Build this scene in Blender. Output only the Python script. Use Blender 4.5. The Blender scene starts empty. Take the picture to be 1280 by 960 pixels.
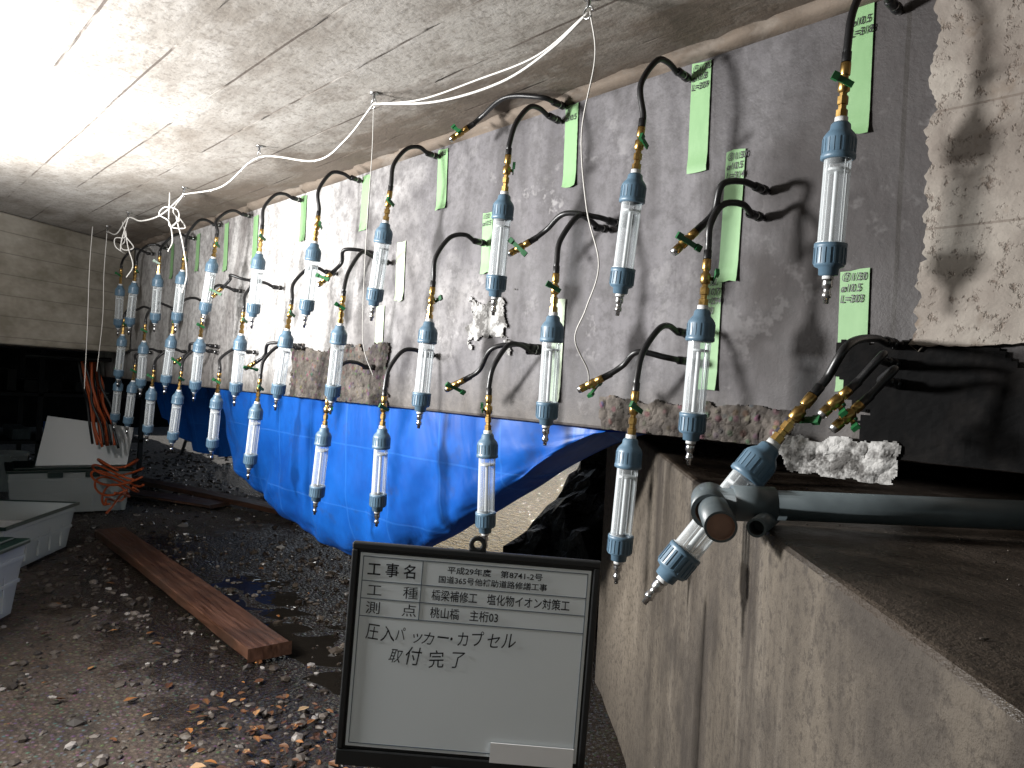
import bpy, bmesh, math, random
from mathutils import Matrix, Vector, noise
random.seed(7)
R=math.radians
S=bpy.context.scene
col=S.collection
GY=1.39      # girder face plane
GB=1.0       # girder soffit height
CZ=1.86      # deck soffit height

# ------------------------------------------------------------------ materials
class NT:
    def __init__(s,name):
        s.m=bpy.data.materials.new(name); s.m.use_nodes=True
        s.t=s.m.node_tree; s.b=s.t.nodes["Principled BSDF"]; s.out=s.t.nodes["Material Output"]
        s.co=s.t.nodes.new("ShaderNodeTexCoord").outputs["Object"]
    def n(s,ty,**k):
        x=s.t.nodes.new(ty)
        for a,b in k.items(): setattr(x,a,b)
        return x
    def l(s,a,b): s.t.links.new(a,b)
    def _in(s,sock,v):
        if isinstance(v,(int,float)): sock.default_value=v
        elif isinstance(v,(tuple,list)): sock.default_value=tuple(v)+((1,) if len(v)==3 and len(sock.default_value)==4 else ())
        else: s.l(v,sock)
    def map(s,scale=(1,1,1),loc=(0,0,0),rot=(0,0,0)):
        x=s.n("ShaderNodeMapping"); s.l(s.co,x.inputs[0]); x.inputs[1].default_value=loc; x.inputs[2].default_value=rot; x.inputs[3].default_value=scale
        return x.outputs[0]
    def noise(s,sc,det=6,rough=.6,vec=None,dist=0):
        x=s.n("ShaderNodeTexNoise"); s.l(vec if vec is not None else s.co,x.inputs["Vector"])
        x.inputs["Scale"].default_value=sc;x.inputs["Detail"].default_value=min(det,4);x.inputs["Roughness"].default_value=rough;x.inputs["Distortion"].default_value=dist
        return x.outputs["Fac"]
    def vor(s,sc,vec=None,feat='F1',out="Distance"):
        x=s.n("ShaderNodeTexVoronoi",feature=feat); s.l(vec if vec is not None else s.co,x.inputs["Vector"]); x.inputs["Scale"].default_value=sc
        return x.outputs[out]
    def ramp(s,f,*st):
        x=s.n("ShaderNodeValToRGB"); s.l(f,x.inputs[0]); e=x.color_ramp.elements
        while len(e)<len(st): e.new(.5)
        for q,(p,c) in zip(e,st):
            q.position=p
            q.color=(c,c,c,1) if isinstance(c,(int,float)) else tuple(c)+(1,)
        return x.outputs[0]
    def mix(s,f,a,b,bt='MIX'):
        x=s.n("ShaderNodeMix",data_type='RGBA',blend_type=bt)
        s._in(x.inputs[0],f); s._in(x.inputs[6],a); s._in(x.inputs[7],b); return x.outputs[2]
    def math(s,op,a,b=0,c=None):
        x=s.n("ShaderNodeMath",operation=op); s._in(x.inputs[0],a); s._in(x.inputs[1],b)
        if c is not None: s._in(x.inputs[2],c)
        return x.outputs[0]
    def sep(s,v=None):
        x=s.n("ShaderNodeSeparateXYZ"); s.l(v if v is not None else s.co,x.inputs[0]); return x.outputs
    def rng(s,v,a,b,lo=0,hi=1):
        x=s.n("ShaderNodeMapRange"); s._in(x.inputs[0],v)
        for i,q in enumerate((a,b,lo,hi)): x.inputs[i+1].default_value=q
        return x.outputs[0]
    def bump(s,h,st=.3,d=.01,prev=None):
        x=s.n("ShaderNodeBump"); s.l(h,x.inputs["Height"]); x.inputs["Strength"].default_value=st; x.inputs["Distance"].default_value=d
        if prev is not None: s.l(prev,x.inputs["Normal"])
        return x.outputs[0]
    def fin(s,col,rough=.8,nrm=None,**k):
        s._in(s.b.inputs["Base Color"],col); s._in(s.b.inputs["Roughness"],rough)
        if nrm is not None: s.l(nrm,s.b.inputs["Normal"])
        for a,v in k.items(): s._in(s.b.inputs[a.replace("_"," ")],v)
        return s.m
def simple(name,c,rough=.5,metal=0,var=.25,sc=30):
    m=NT(name); f=m.noise(sc,2)
    c2=tuple(x*(1-var) for x in c)
    return m.fin(m.mix(f,c2,c),m.math('MULTIPLY_ADD',f,.25,rough-.12),None,Metallic=metal)

# girder mortar
m=NT("girder_mortar"); X,Y,Z=m.sep()
big=m.noise(1.7,9,.7); streak=m.noise(2.2,8,.7,m.map((1,1,.35),rot=(0,.5,0)),1.0); fine=m.noise(45,6,.7)
c=m.mix(m.ramp(big,(.38,0),(.60,1)),(.038,.034,.038),(.100,.094,.101))
c=m.mix(m.ramp(streak,(.46,0),(.66,.7)),c,(.150,.143,.150))
drip=m.noise(4.5,5,.65,m.map((1,1,.16)))
c=m.mix(m.ramp(drip,(.50,0),(.62,.75)),c,(.032,.028,.029))
left=m.math('ADD',m.rng(X,-1.4,-3.0),m.math('MULTIPLY_ADD',big,1.6,-.8))  # lamp brightness on the left end, painted into the mortar colour
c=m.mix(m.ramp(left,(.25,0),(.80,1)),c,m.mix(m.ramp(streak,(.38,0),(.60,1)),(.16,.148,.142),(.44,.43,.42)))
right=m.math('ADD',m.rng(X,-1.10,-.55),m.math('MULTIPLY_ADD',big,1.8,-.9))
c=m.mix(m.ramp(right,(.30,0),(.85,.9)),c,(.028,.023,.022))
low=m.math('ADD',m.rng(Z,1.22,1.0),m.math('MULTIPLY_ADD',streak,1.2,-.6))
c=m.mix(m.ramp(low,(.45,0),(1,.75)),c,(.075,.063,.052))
c=m.mix(m.ramp(fine,(.35,.5),(.58,0)),c,(.028,.025,.025))
eff=m.math('MULTIPLY',m.ramp(m.noise(9,9,.75),(.56,0),(.62,1)),m.ramp(big,(.5,0),(.58,1)))
eff=m.math('MULTIPLY',eff,m.rng(X,-1.0,-1.4,.12,.42))
c=m.mix(eff,c,(.33,.32,.32))
sm=m.math('LESS_THAN',m.math('ABSOLUTE',m.math('ADD',m.math('ADD',X,.525),m.math('MULTIPLY_ADD',drip,.02,-.01))),.004)
c=m.mix(sm,c,(.02,.016,.014))
nb=m.bump(m.math('ADD',streak,m.math('MULTIPLY',fine,.25)),.55,.012)
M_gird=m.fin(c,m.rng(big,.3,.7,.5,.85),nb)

# deck soffit, formwork boards along X
m=NT("board_marked_concrete"); X,Y,Z=m.sep()
wob=m.math('MULTIPLY_ADD',m.noise(3,2,.5,m.map((.6,1,1))),.014,-.007)
fr=m.math('FRACT',m.math('MULTIPLY_ADD',m.math('ADD',Y,wob),1/.178,.35))
line=m.math('LESS_THAN',m.math('ABSOLUTE',m.math('SUBTRACT',fr,.5)),.018)
gr=m.noise(5,8,.72,m.map((.7,1.6,1)))
line=m.math('MULTIPLY',line,m.ramp(m.noise(2.2,3,.7,m.map((1,7,1))),(.44,.05),(.56,1)))
big=m.noise(1.5,9,.72)
c=m.mix(m.ramp(big,(.35,0),(.64,1)),(.20,.178,.152),(.37,.348,.318))
c=m.mix(m.ramp(gr,(.48,0),(.68,.55)),c,(.44,.42,.395))
c=m.mix(m.ramp(gr,(.30,.6),(.44,0)),c,(.14,.112,.09))
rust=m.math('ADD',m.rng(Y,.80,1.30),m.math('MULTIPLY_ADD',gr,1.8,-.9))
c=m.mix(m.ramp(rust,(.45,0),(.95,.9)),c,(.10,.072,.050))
stain=m.ramp(m.noise(.9,7,.75),(.52,0),(.64,.6)); c=m.mix(stain,c,(.15,.122,.095))
fn_=m.noise(60,4,.75)
c=m.mix(m.ramp(fn_,(.35,.55),(.5,0)),c,(.10,.082,.065))
c=m.mix(m.math('MULTIPLY',line,.85),c,(.055,.038,.028))
nb=m.bump(m.math('ADD',m.math('SUBTRACT',gr,line),m.math('MULTIPLY',fn_,.35)),.55,.007)
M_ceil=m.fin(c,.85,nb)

m=NT("crossbeam_concrete"); X,Y,Z=m.sep()
fr=m.math('FRACT',m.math('MULTIPLY',m.math('ADD',Z,m.math('MULTIPLY_ADD',m.noise(3,3),.01,0)),1/.11))
line=m.math('LESS_THAN',fr,.05)
c=m.mix(m.ramp(m.noise(2.6,8,.7,m.map((1,1,1.8))),(.35,0),(.66,1)),(.17,.15,.115),(.36,.33,.28))
c=m.mix(m.math('MULTIPLY',line,.45),c,(.07,.06,.05))
M_beam=m.fin(c,.85,m.bump(m.noise(20,3,.7),.4,.006))

m=NT("old_light_concrete"); X,Y,Z=m.sep()
big=m.noise(3.2,9,.75)
c=m.mix(m.ramp(big,(.38,0),(.62,1)),(.165,.14,.12),(.28,.252,.22))
pit=m.ramp(m.noise(38,6,.78),(.35,1),(.45,0)); c=m.mix(m.math('MULTIPLY',pit,.7),c,(.08,.055,.04))
br=m.ramp(m.noise(6,8,.78),(.55,0),(.66,.7)); c=m.mix(br,c,(.125,.09,.062))
fr=m.math('FRACT',m.math('MULTIPLY',Z,1/.2)); c=m.mix(m.math('MULTIPLY',m.math('LESS_THAN',fr,.02),.5),c,(.09,.065,.05))
M_light=m.fin(c,.9,m.bump(m.math('SUBTRACT',m.noise(25,4,.75),pit),.5,.005))

m=NT("black_concrete"); big=m.noise(5,9,.75)  # near-black tone for girder patch, backdrop and backwall
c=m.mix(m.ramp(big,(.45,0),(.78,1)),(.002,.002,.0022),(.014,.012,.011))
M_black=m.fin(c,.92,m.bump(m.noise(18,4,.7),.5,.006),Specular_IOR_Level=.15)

m=NT("spalled_concrete"); v=m.vor(48); v2=m.vor(48,out="Color"); big=m.noise(9,8,.75)
c=m.mix(m.ramp(big,(.40,0),(.66,1)),(.024,.019,.016),(.110,.094,.080))  # recess shade painted in: dark tone makes the spalls look sunken
c=m.mix(m.math('MULTIPLY',m.ramp(v,(.25,1),(.45,0)),.45),c,v2,'OVERLAY')
M_spall=m.fin(c,.9,m.bump(m.math('SUBTRACT',big,v),1,.009))
m=NT("white_mortar"); big=m.noise(16,8,.78)
M_whitem=m.fin(m.mix(m.ramp(big,(.42,0),(.56,1)),(.07,.066,.062),(.36,.355,.345)),.8,m.bump(big,.8,.006))

# abutment
m=NT("abutment_streaked_concrete"); X,Y,Z=m.sep()
st=m.noise(4.5,9,.7,m.map((1,1,.13)),.5); st2=m.noise(19,8,.7,m.map((1,1,.09)))
big=m.noise(2.1,9,.75)
c=m.mix(m.ramp(st,(.38,0),(.61,1)),(.027,.020,.014),(.088,.072,.054))
c=m.mix(m.ramp(st2,(.50,0),(.68,.5)),c,(.135,.115,.092))
c=m.mix(m.ramp(big,(.46,0),(.60,.8)),c,(.025,.019,.014))
c=m.mix(m.math('MULTIPLY',m.rng(X,-1.15,-1.45),.6),c,(.24,.20,.155))  # left strip painted lighter as the lit side
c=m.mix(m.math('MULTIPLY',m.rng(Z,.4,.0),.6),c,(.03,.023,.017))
fi=m.noise(60,6,.78)
c=m.mix(m.ramp(fi,(.38,.7),(.5,0)),c,(.022,.016,.011))
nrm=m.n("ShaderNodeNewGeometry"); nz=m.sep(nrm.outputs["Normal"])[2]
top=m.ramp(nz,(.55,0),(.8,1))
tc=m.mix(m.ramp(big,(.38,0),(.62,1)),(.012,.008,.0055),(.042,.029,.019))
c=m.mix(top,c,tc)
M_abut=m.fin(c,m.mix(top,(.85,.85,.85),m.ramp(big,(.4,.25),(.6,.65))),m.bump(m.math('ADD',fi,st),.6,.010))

# ground
m=NT("muddy_gravel"); X,Y,Z=m.sep()
n1=m.noise(2.2,9,.75); n2=m.noise(30,8,.8); v=m.vor(60); vc=m.vor(60,out="Color")
c=m.mix(m.ramp(n1,(.36,0),(.62,1)),(.016,.0105,.007),(.056,.038,.026))
c=m.mix(m.ramp(n2,(.50,0),(.70,.6)),c,(.105,.080,.060))
c=m.mix(m.math('MULTIPLY',m.ramp(v,(.15,1),(.45,0)),.4),c,m.mix(.8,vc,(.045,.036,.028)))
far=m.rng(X,-5.2,-7.5); c=m.mix(m.math('MULTIPLY',far,.75),c,m.mix(m.ramp(n2,(.35,0),(.65,1)),(.09,.085,.08),(.34,.33,.31)))  # far gravel paler grey, its lit look painted into the colour
wet=m.math('ADD',m.math('MULTIPLY',m.rng(Y,.60,1.35),m.rng(X,-5.5,-4.2)),m.math('MULTIPLY_ADD',n1,1.8,-.80))
wet=m.ramp(wet,(.3,0),(.60,1))
c=m.mix(m.math('MULTIPLY',wet,.72),c,(.007,.0065,.0065))
rough=m.mix(wet,(.85,.85,.85),(.13,.13,.13))
M_ground=m.fin(c,rough,m.bump(m.math('SUBTRACT',n2,v),.7,.010))

m=NT("stones"); g_=m.n("ShaderNodeNewGeometry"); oi=g_.outputs["Random Per Island"]
c=m.ramp(oi,(0,(.018,.013,.010)),(.35,(.038,.029,.022)),(.75,(.070,.056,.044)),(.95,(.13,.11,.095)),(1,(.32,.30,.28)))
Yp=m.sep()[1]
M_stone=m.fin(c,m.rng(Yp,.8,1.4,.65,.25))
m=NT("dead_leaves"); oi=m.n("ShaderNodeNewGeometry").outputs["Random Per Island"]
M_leaf=m.fin(m.ramp(oi,(0,(.035,.014,.007)),(.5,(.11,.045,.014)),(.85,(.30,.12,.03)),(1,(.36,.25,.14))),.4)

m=NT("water"); M_water=m.fin((.035,.050,.058),.06,m.bump(m.noise(13,3,.6,m.map((1,2.2,1)),.6),.8,.06))
m=NT("puddle_water"); M_pud=m.fin((.012,.010,.008),.05,m.bump(m.noise(12,2,.5),.25,.01))
m=NT("wet_rock"); big=m.noise(3,9,.75); M_rock=m.fin(m.mix(m.ramp(big,(.38,0),(.66,1)),(.008,.008,.008),(.045,.045,.043)),.5,m.bump(m.noise(9,4,.75),1,.05))
m=NT("wet_wood"); g=m.noise(4,8,.65,m.map((.8,14,6)),.6)
c=m.mix(m.ramp(g,(.35,0),(.7,1)),(.040,.017,.009),(.125,.058,.035)); c=m.mix(m.ramp(m.noise(2.5,5,.7),(.45,0),(.62,.7)),c,(.034,.021,.015))
M_wood=m.fin(c,m.rng(g,.3,.7,.25,.6),m.bump(g,.5,.004))

# tarp
m=NT("blue_tarpaulin"); X,Y,Z=m.sep()
cr=m.math('LESS_THAN',m.math('ABSOLUTE',m.math('SUBTRACT',m.math('FRACT',m.math('MULTIPLY',X,1/.29)),.5)),.012)
cr2=m.math('LESS_THAN',m.math('ABSOLUTE',m.math('SUBTRACT',m.math('FRACT',m.math('MULTIPLY',Z,1/.24)),.5)),.012)
c=m.mix(m.ramp(m.noise(3,4,.7),(.35,0),(.65,1)),(.003,.060,.30),(.006,.105,.45))
c=m.mix(m.math('MULTIPLY',m.math('MAXIMUM',cr,cr2),.25),c,(.04,.21,.66))
c=m.mix(m.ramp(m.noise(5,8,.8),(.57,0),(.70,.4)),c,(.03,.045,.10))
nb=m.bump(m.math('ADD',m.noise(5,3,.5,m.map((1,1,.5),rot=(0,.5,0)),.8),m.math('MULTIPLY',m.math('MAXIMUM',cr,cr2),.15)),.55,.03)
M_tarp=m.fin(c,.42,nb)
tr=m.n("ShaderNodeBsdfTranslucent"); m.l(c,tr.inputs[0]); ms=m.n("ShaderNodeMixShader"); ms.inputs[0].default_value=.25
m.l(m.b.outputs[0],ms.inputs[1]); m.l(tr.outputs[0],ms.inputs[2]); m.l(ms.outputs[0],m.out.inputs[0])

# small parts
M_cap=simple("blue_grey_plastic",(.085,.148,.208),.40,0,.2,60)
M_brass=simple("brass",(.50,.32,.11),.32,1,.4,90)
M_steel=simple("steel",(.58,.58,.58),.28,1,.3,90)
M_rub=simple("black_rubber_hose",(.008,.008,.009),.38,0,.3,80)
M_green=simple("green_lever",(.010,.10,.03),.4,0,.3,60)
M_white=simple("white_plastic",(.62,.63,.63),.4,0,.1,60)
M_rope=simple("white_cord",(.58,.56,.53),.8,0,.25,200)
M_pvc=simple("grey_pvc",(.105,.130,.140),.42,0,.6,22)
M_pvcin=simple("pvc_dirty_bore",(.42,.24,.17),.8,0,.5,50)
M_darkg=simple("dark_green_plastic",(.01,.03,.025),.35,0,.3,30)
M_blk=simple("black_plastic",(.012,.013,.014),.45,0,.3,60)
M_orange=simple("orange_cable",(.50,.09,.02),.5,0,.3,40)
M_dark=simple("dark_metal",(.03,.03,.032),.5,.4,.5,20)
m=NT("clear_acrylic")
m.fin((.68,.72,.74),.12)
tp=m.n("ShaderNodeBsdfTransparent"); tp.inputs[0].default_value=(.94,.96,.97,1)
lw=m.n("ShaderNodeLayerWeight"); lw.inputs[0].default_value=.35
ms=m.n("ShaderNodeMixShader"); m.l(m.rng(lw.outputs["Facing"],0,1,.17,.8),ms.inputs[0]); m.l(tp.outputs[0],ms.inputs[1]); m.l(m.b.outputs[0],ms.inputs[2]); m.l(ms.outputs[0],m.out.inputs[0])
M_clear=m.m
m=NT("frosted_box_plastic"); m.fin((.62,.65,.64),.3)
tp=m.n("ShaderNodeBsdfTransparent"); ms=m.n("ShaderNodeMixShader"); ms.inputs[0].default_value=.45
m.l(tp.outputs[0],ms.inputs[1]); m.l(m.b.outputs[0],ms.inputs[2]); m.l(ms.outputs[0],m.out.inputs[0]); M_frost=m.m
m=NT("green_masking_tape"); f=m.noise(30,3,.7,m.map((1,1,.3)))
m.fin(m.mix(f,(.13,.26,.11),(.21,.36,.175)),.6); M_tape=m.m
m=NT("pale_tape"); m.fin(m.mix(m.noise(30,3,.7),(.26,.33,.22),(.38,.44,.33)),.6); M_tape2=m.m
m=NT("board_face"); f=m.noise(5,3); M_bface=m.fin(m.mix(f,(.74,.80,.83),(.80,.85,.87)),.35)
M_ink=simple("black_ink",(.008,.008,.010),.5)
M_inkb=simple("blue_grey_line",(.05,.08,.12),.5)
M_plain=simple("plain_white",(.88,.88,.88),.5,0,.02)
m=NT("lamp_glass"); m.fin((1,1,1),.3,Emission_Color=(1,.97,.92),Emission_Strength=6.0); M_lamp=m.m
try: M_lamp.cycles.emission_sampling='NONE'
except Exception: pass

# ------------------------------------------------------------------ mesh helpers
def new(name,verts,faces,mats,smooth=False,parent=None,fm=None):
    me=bpy.data.meshes.new(name); me.from_pydata([tuple(v) for v in verts],[],faces); me.validate()
    for x in (mats if isinstance(mats,(list,tuple)) else [mats]): me.materials.append(x)
    if fm: me.polygons.foreach_set("material_index",fm)
    if smooth: me.polygons.foreach_set("use_smooth",[True]*len(me.polygons))
    o=bpy.data.objects.new(name,me); col.objects.link(o)
    if parent: o.parent=parent
    return o
def empty(name,loc=(0,0,0),rot=(0,0,0)):
    o=bpy.data.objects.new(name,None); o.location=loc; o.rotation_euler=rot; o.empty_display_size=.05; col.objects.link(o); return o
class MB:
    def __init__(s): s.v=[];s.f=[];s.m=[];s.sm=[]
    def add(s,V,F,mi=0,sm=False,M=None):
        b=len(s.v); s.v+= [tuple(M@Vector(x)) if M else tuple(x) for x in V]
        for f in F: s.f.append([b+i for i in f]); s.m.append(mi); s.sm.append(sm)
    def lathe(s,prof,seg=20,M=None,sm=True):
        V=[];
        for r,z,_ in prof:
            for i in range(seg):
                a=2*math.pi*i/seg; V.append((r*math.cos(a),r*math.sin(a),z))
        b=len(s.v); s.v+=[tuple(M@Vector(x)) if M else x for x in V]
        for k in range(len(prof)-1):
            if prof[k][2] is None: continue
            for i in range(seg):
                j=(i+1)%seg
                s.f.append([b+k*seg+i,b+k*seg+j,b+(k+1)*seg+j,b+(k+1)*seg+i]); s.m.append(prof[k][2]); s.sm.append(sm and abs(prof[k][1]-prof[k+1][1])>1e-5)
    def box(s,lo,hi,mi=0,M=None):
        x0,y0,z0=lo;x1,y1,z1=hi
        V=[(x0,y0,z0),(x1,y0,z0),(x1,y1,z0),(x0,y1,z0),(x0,y0,z1),(x1,y0,z1),(x1,y1,z1),(x0,y1,z1)]
        s.add(V,[(0,3,2,1),(4,5,6,7),(0,1,5,4),(1,2,6,5),(2,3,7,6),(3,0,4,7)],mi,False,M)
    def tube(s,pts,r,mi=0,seg=8):
        pts=[Vector(p) for p in pts]; b=len(s.v); up=Vector((0,0,1)); prev=None
        for i,p in enumerate(pts):
            d=(pts[min(i+1,len(pts)-1)]-pts[max(i-1,0)]).normalized()
            if prev is None:
                a=d.cross(up)
                if a.length<.1: a=d.cross(Vector((1,0,0)))
                a.normalize()
            else:
                a=(prev-d*prev.dot(d)).normalized()
            prev=a; c=d.cross(a)
            for k in range(seg):
                t=2*math.pi*k/seg; s.v.append(tuple(p+a*math.cos(t)*r+c*math.sin(t)*r))
        for i in range(len(pts)-1):
            for k in range(seg):
                j=(k+1)%seg; s.f.append([b+i*seg+k,b+i*seg+j,b+(i+1)*seg+j,b+(i+1)*seg+k]); s.m.append(mi); s.sm.append(True)
        s.f.append([b+k for k in range(seg)][::-1]);s.m.append(mi);s.sm.append(False)
        e=b+(len(pts)-1)*seg; s.f.append([e+k for k in range(seg)]);s.m.append(mi);s.sm.append(False)
    def mesh(s,name,mats):
        me=bpy.data.meshes.new(name); me.from_pydata(s.v,[],s.f)
        for x in mats: me.materials.append(x)
        me.polygons.foreach_set("material_index",s.m); me.polygons.foreach_set("use_smooth",s.sm); me.update(); return me
    def obj(s,name,mats,parent=None,bevel=0):
        o=bpy.data.objects.new(name,s.mesh(name,mats)); col.objects.link(o)
        if parent: o.parent=parent
        if bevel:
            b=o.modifiers.new("b",'BEVEL'); b.width=bevel; b.segments=2; b.limit_method='ANGLE'
        return o
def spline(pts,n=8):
    P=[Vector(p) for p in pts]; P=[P[0]*2-P[1]]+P+[P[-1]*2-P[-2]]; out=[]
    for i in range(1,len(P)-2):
        for k in range(n):
            t=k/n; a,b,c,d=P[i-1:i+3]
            out.append(.5*((2*b)+(c-a)*t+(2*a-5*b+4*c-d)*t*t+(3*b-a-3*c+d)*t**3))
    out.append(P[-2]); return out
def axisM(p,d):
    return Matrix.Translation(Vector(p))@Vector(d).to_track_quat('Z','Y').to_matrix().to_4x4()
def inst(name,me,M,parent=None):
    o=bpy.data.objects.new(name,me); col.objects.link(o); o.matrix_world=M
    if parent: o.parent=parent
    return o
def fn(x,y,z=0,s=1): return noise.fractal(Vector((x*s,y*s,z*s)),1.0,2.0,5)

# ------------------------------------------------------------------ ground, water, rock
def gz(x,y):
    z=.02*fn(x,y,0,1.1)+.010*fn(x,y,3,7)
    if y>1.05: z-=.012*min(1,(y-1.05)/.4)*max(0,min(1,(-x-1.6)/.4))*max(0,min(1,(x+4.9)/.5))
    if y>2.6: z-=min(.16,(y-2.6)*.16)*(1 if x>-7.5 else max(0,1+(x+7.5)*.5))
    return z-.005
xs=[-60,-40,-25,-18,-14]+[-12+i*.10 for i in range(123)]+[1,3,6,12,30,60]
ys=[-60,-30,-12,-6,-3]+[-1.6+i*.08 for i in range(70)]+[4.4,6,9,14,20,30,60,120]
V=[(x,y,gz(x,y)) for y in ys for x in xs]
nx=len(xs)
F=[(j*nx+i,j*nx+i+1,(j+1)*nx+i+1,(j+1)*nx+i) for j in range(len(ys)-1) for i in range(nx-1)]
new("ground",V,F,M_ground,True)
new("stream_water",[(-40,2.7,-.045),(-1,2.7,-.045),(20,9,-.045),(20,60,-.045),(-40,60,-.045)],[(0,1,2,3,4)],M_water)
new("puddle",[(-4.7,1.45,-.0185),(-3.9,1.15,-.0185),(-2.6,.95,-.0185),(-1.5,.9,-.0185),(-1.2,2.3,-.0185),(-4.0,1.95,-.0185)],[(0,1,2,3,4,5)],M_pud)

ico=bmesh.new(); bmesh.ops.create_icosphere(ico,subdivisions=1,radius=1); iv=[v.co.copy() for v in ico.verts]; ifc=[[v.index for v in f.verts] for f in ico.faces]; ico.free()
V=[];F=[]
def stone(x,y,r,z=0):
    b=len(V); q=Matrix.Rotation(random.uniform(0,6.3),3,'Z')@Matrix.Rotation(random.uniform(-.4,.4),3,'X'); sx,sy,sz=r*random.uniform(.7,1.4),r*random.uniform(.6,1.1),r*random.uniform(.35,.75)
    for p in iv:
        k=random.uniform(.78,1.15); w=q@Vector((p.x*sx*k,p.y*sy*k,p.z*sz*k)); V.append((w.x+x,w.y+y,w.z+z+r*.12))
    F.extend([[b+i for i in f] for f in ifc])
cnt=0
while cnt<8500:
    t=random.random()**1.6; x=-1.3-t*9; y=random.uniform(-.2,3.0+max(0,-x-5)*.4)
    if y>1.2-(x+1)*1.0: continue
    if fn(x,y,5,1.3)<-.1 and random.random()<.6: continue
    cnt+=1; r=random.choice([.004,.005,.007,.009,.012,.016])*random.uniform(.8,1.3)*(1+t*.8)
    if random.random()<.012: r=random.uniform(.025,.045)
    stone(x,y,r,gz(x,y))
new("gravel",V,F,M_stone)

# leaves
V=[];F=[]
for i in range(170):
    if i<110: x=random.gauss(-2.12,.20); y=random.gauss(1.02,.14)
    else: x=random.uniform(-4.5,-1.6); y=random.uniform(.3,1.9)
    r=random.uniform(.008,.022); a=random.uniform(0,6.3); b=len(V); z=gz(x,y)+.008+random.random()*.008; tl=random.uniform(-.6,.6)
    for k,(px,py,pz) in enumerate([(-1,0,0),(-.3,.55,.25),(.5,.45,.2),(1.2,0,.1),(.5,-.45,.3),(-.3,-.55,.15)]):
        V.append((x+r*(px*math.cos(a)-py*math.sin(a)),y+r*(px*math.sin(a)+py*math.cos(a)),z+r*(pz+tl*py*.6)))
    F+=[(b,b+1,b+2,b+3),(b,b+3,b+4,b+5)]
new("fallen_leaves",V,F,M_leaf)

# dark rock bank beyond the girder
V=[];F=[];nu,nv=90,40
for j in range(nv+1):
    for i in range(nu+1):
        u=i/nu; v=j/nv
        x=-3.42+u*5.3+.85*v*max(0,1-u*3); y=3.1+v*.9
        z=-.15+2.0*(v**.85)
        d=.30*fn(x,y,z,1.5)+.10*fn(x,y,z,6)
        V.append((x+d*.6,y-d,z+.3*d))
F=[(j*(nu+1)+i,j*(nu+1)+i+1,(j+1)*(nu+1)+i+1,(j+1)*(nu+1)+i) for j in range(nv) for i in range(nu)]
new("rock_bank",V,F,M_rock,False)

# ------------------------------------------------------------------ bridge structure
b=MB(); b.box((-16,-7,CZ),(4,5.2,CZ+.4)); deck=b.obj("bridge_deck",[M_ceil])
prof=[(GY,CZ-.020),(GY-.012,CZ-.017),(GY-.040,CZ+.002),(GY,CZ+.002)]
n=180; V=[];F=[]
for i in range(n+1):
    x=-5.6+i*(5.1)/n
    for k,(y,z) in enumerate(prof):
        d=.014*fn(x,y,z,11) if k in(1,2) else 0
        V.append((x,y+d,z+d*.6))
for i in range(n):
    for k in range(3): F.append((i*4+k,i*4+k+1,(i+1)*4+k+1,(i+1)*4+k))
new("junction_fillet",V,F,M_ceil,True,deck)

b=MB(); b.box((-6.0,GY,GB),(4,GY+.4,CZ-.002)); girder=b.obj("concrete_girder",[M_gird],bevel=.008)
b=MB(); b.box((-6.0,3.5,GB+.05),(4,3.9,CZ-.002)); b.obj("concrete_girder",[M_gird],bevel=.008)  # next girder behind, added to restrict the light

def rough_patch(name,x0,x1,z0,z1,mat,amp,base,seed,edge=.03,nx=70,nz=26,parent=girder,th=.004):
    V=[];F=[]
    def em(x,z):
        dm=min((x-x0),(x1-x),(z1-z)*1.1,(z-z0)+(edge if z0<=GB+.01 else 0))
        return dm-edge*(.5+1.1*fn(x,z,seed+9,8)+.5*fn(x,z,seed+3,30))
    for j in range(nz+1):
        for i in range(nx+1):
            u=i/nx;v=j/nz; x=x0+(x1-x0)*u; z=z0+(z1-z0)*v
            k=max(0,min(1,em(x,z)/.02+.1))
            V.append((x,GY-base-k*(amp*abs(fn(x,z,seed,14))+amp*.6*abs(fn(x,z,seed+5,34))),z))
    for j in range(nz):
        for i in range(nx):
            u=(i+.5)/nx;v=(j+.5)/nz
            if em(x0+(x1-x0)*u,z0+(z1-z0)*v)>0:
                a=j*(nx+1)+i; F.append((a,a+1,a+nx+2,a+nx+1))
    o=new(name,V,F,mat,False,parent)
    md=o.modifiers.new("s",'SOLIDIFY'); md.thickness=th; md.offset=1
    return o
rough_patch("spalled_patch",-2.90,-2.14,1.003,1.22,M_spall,.008,.0045,3,.040,nx=150,nz=50)
rough_patch("spalled_patch_small",-1.74,-1.52,1.18,1.37,M_whitem,.002,.0045,21,.07,nx=60,nz=50)
rough_patch("spalled_patch_right",-1.20,-.70,1.003,1.085,M_spall,.009,.0045,8,.018,nx=120,nz=30)
rough_patch("black_zone",-.62,1.6,1.003,1.215,M_black,.003,.0045,13,.045,nx=260,nz=40)  # near-black patch across the lower right of the girder
rough_patch("white_mortar_lump",-.735,-.49,.958,1.035,M_whitem,.011,.010,33,.020,nx=80,nz=30,th=.005)
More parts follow.
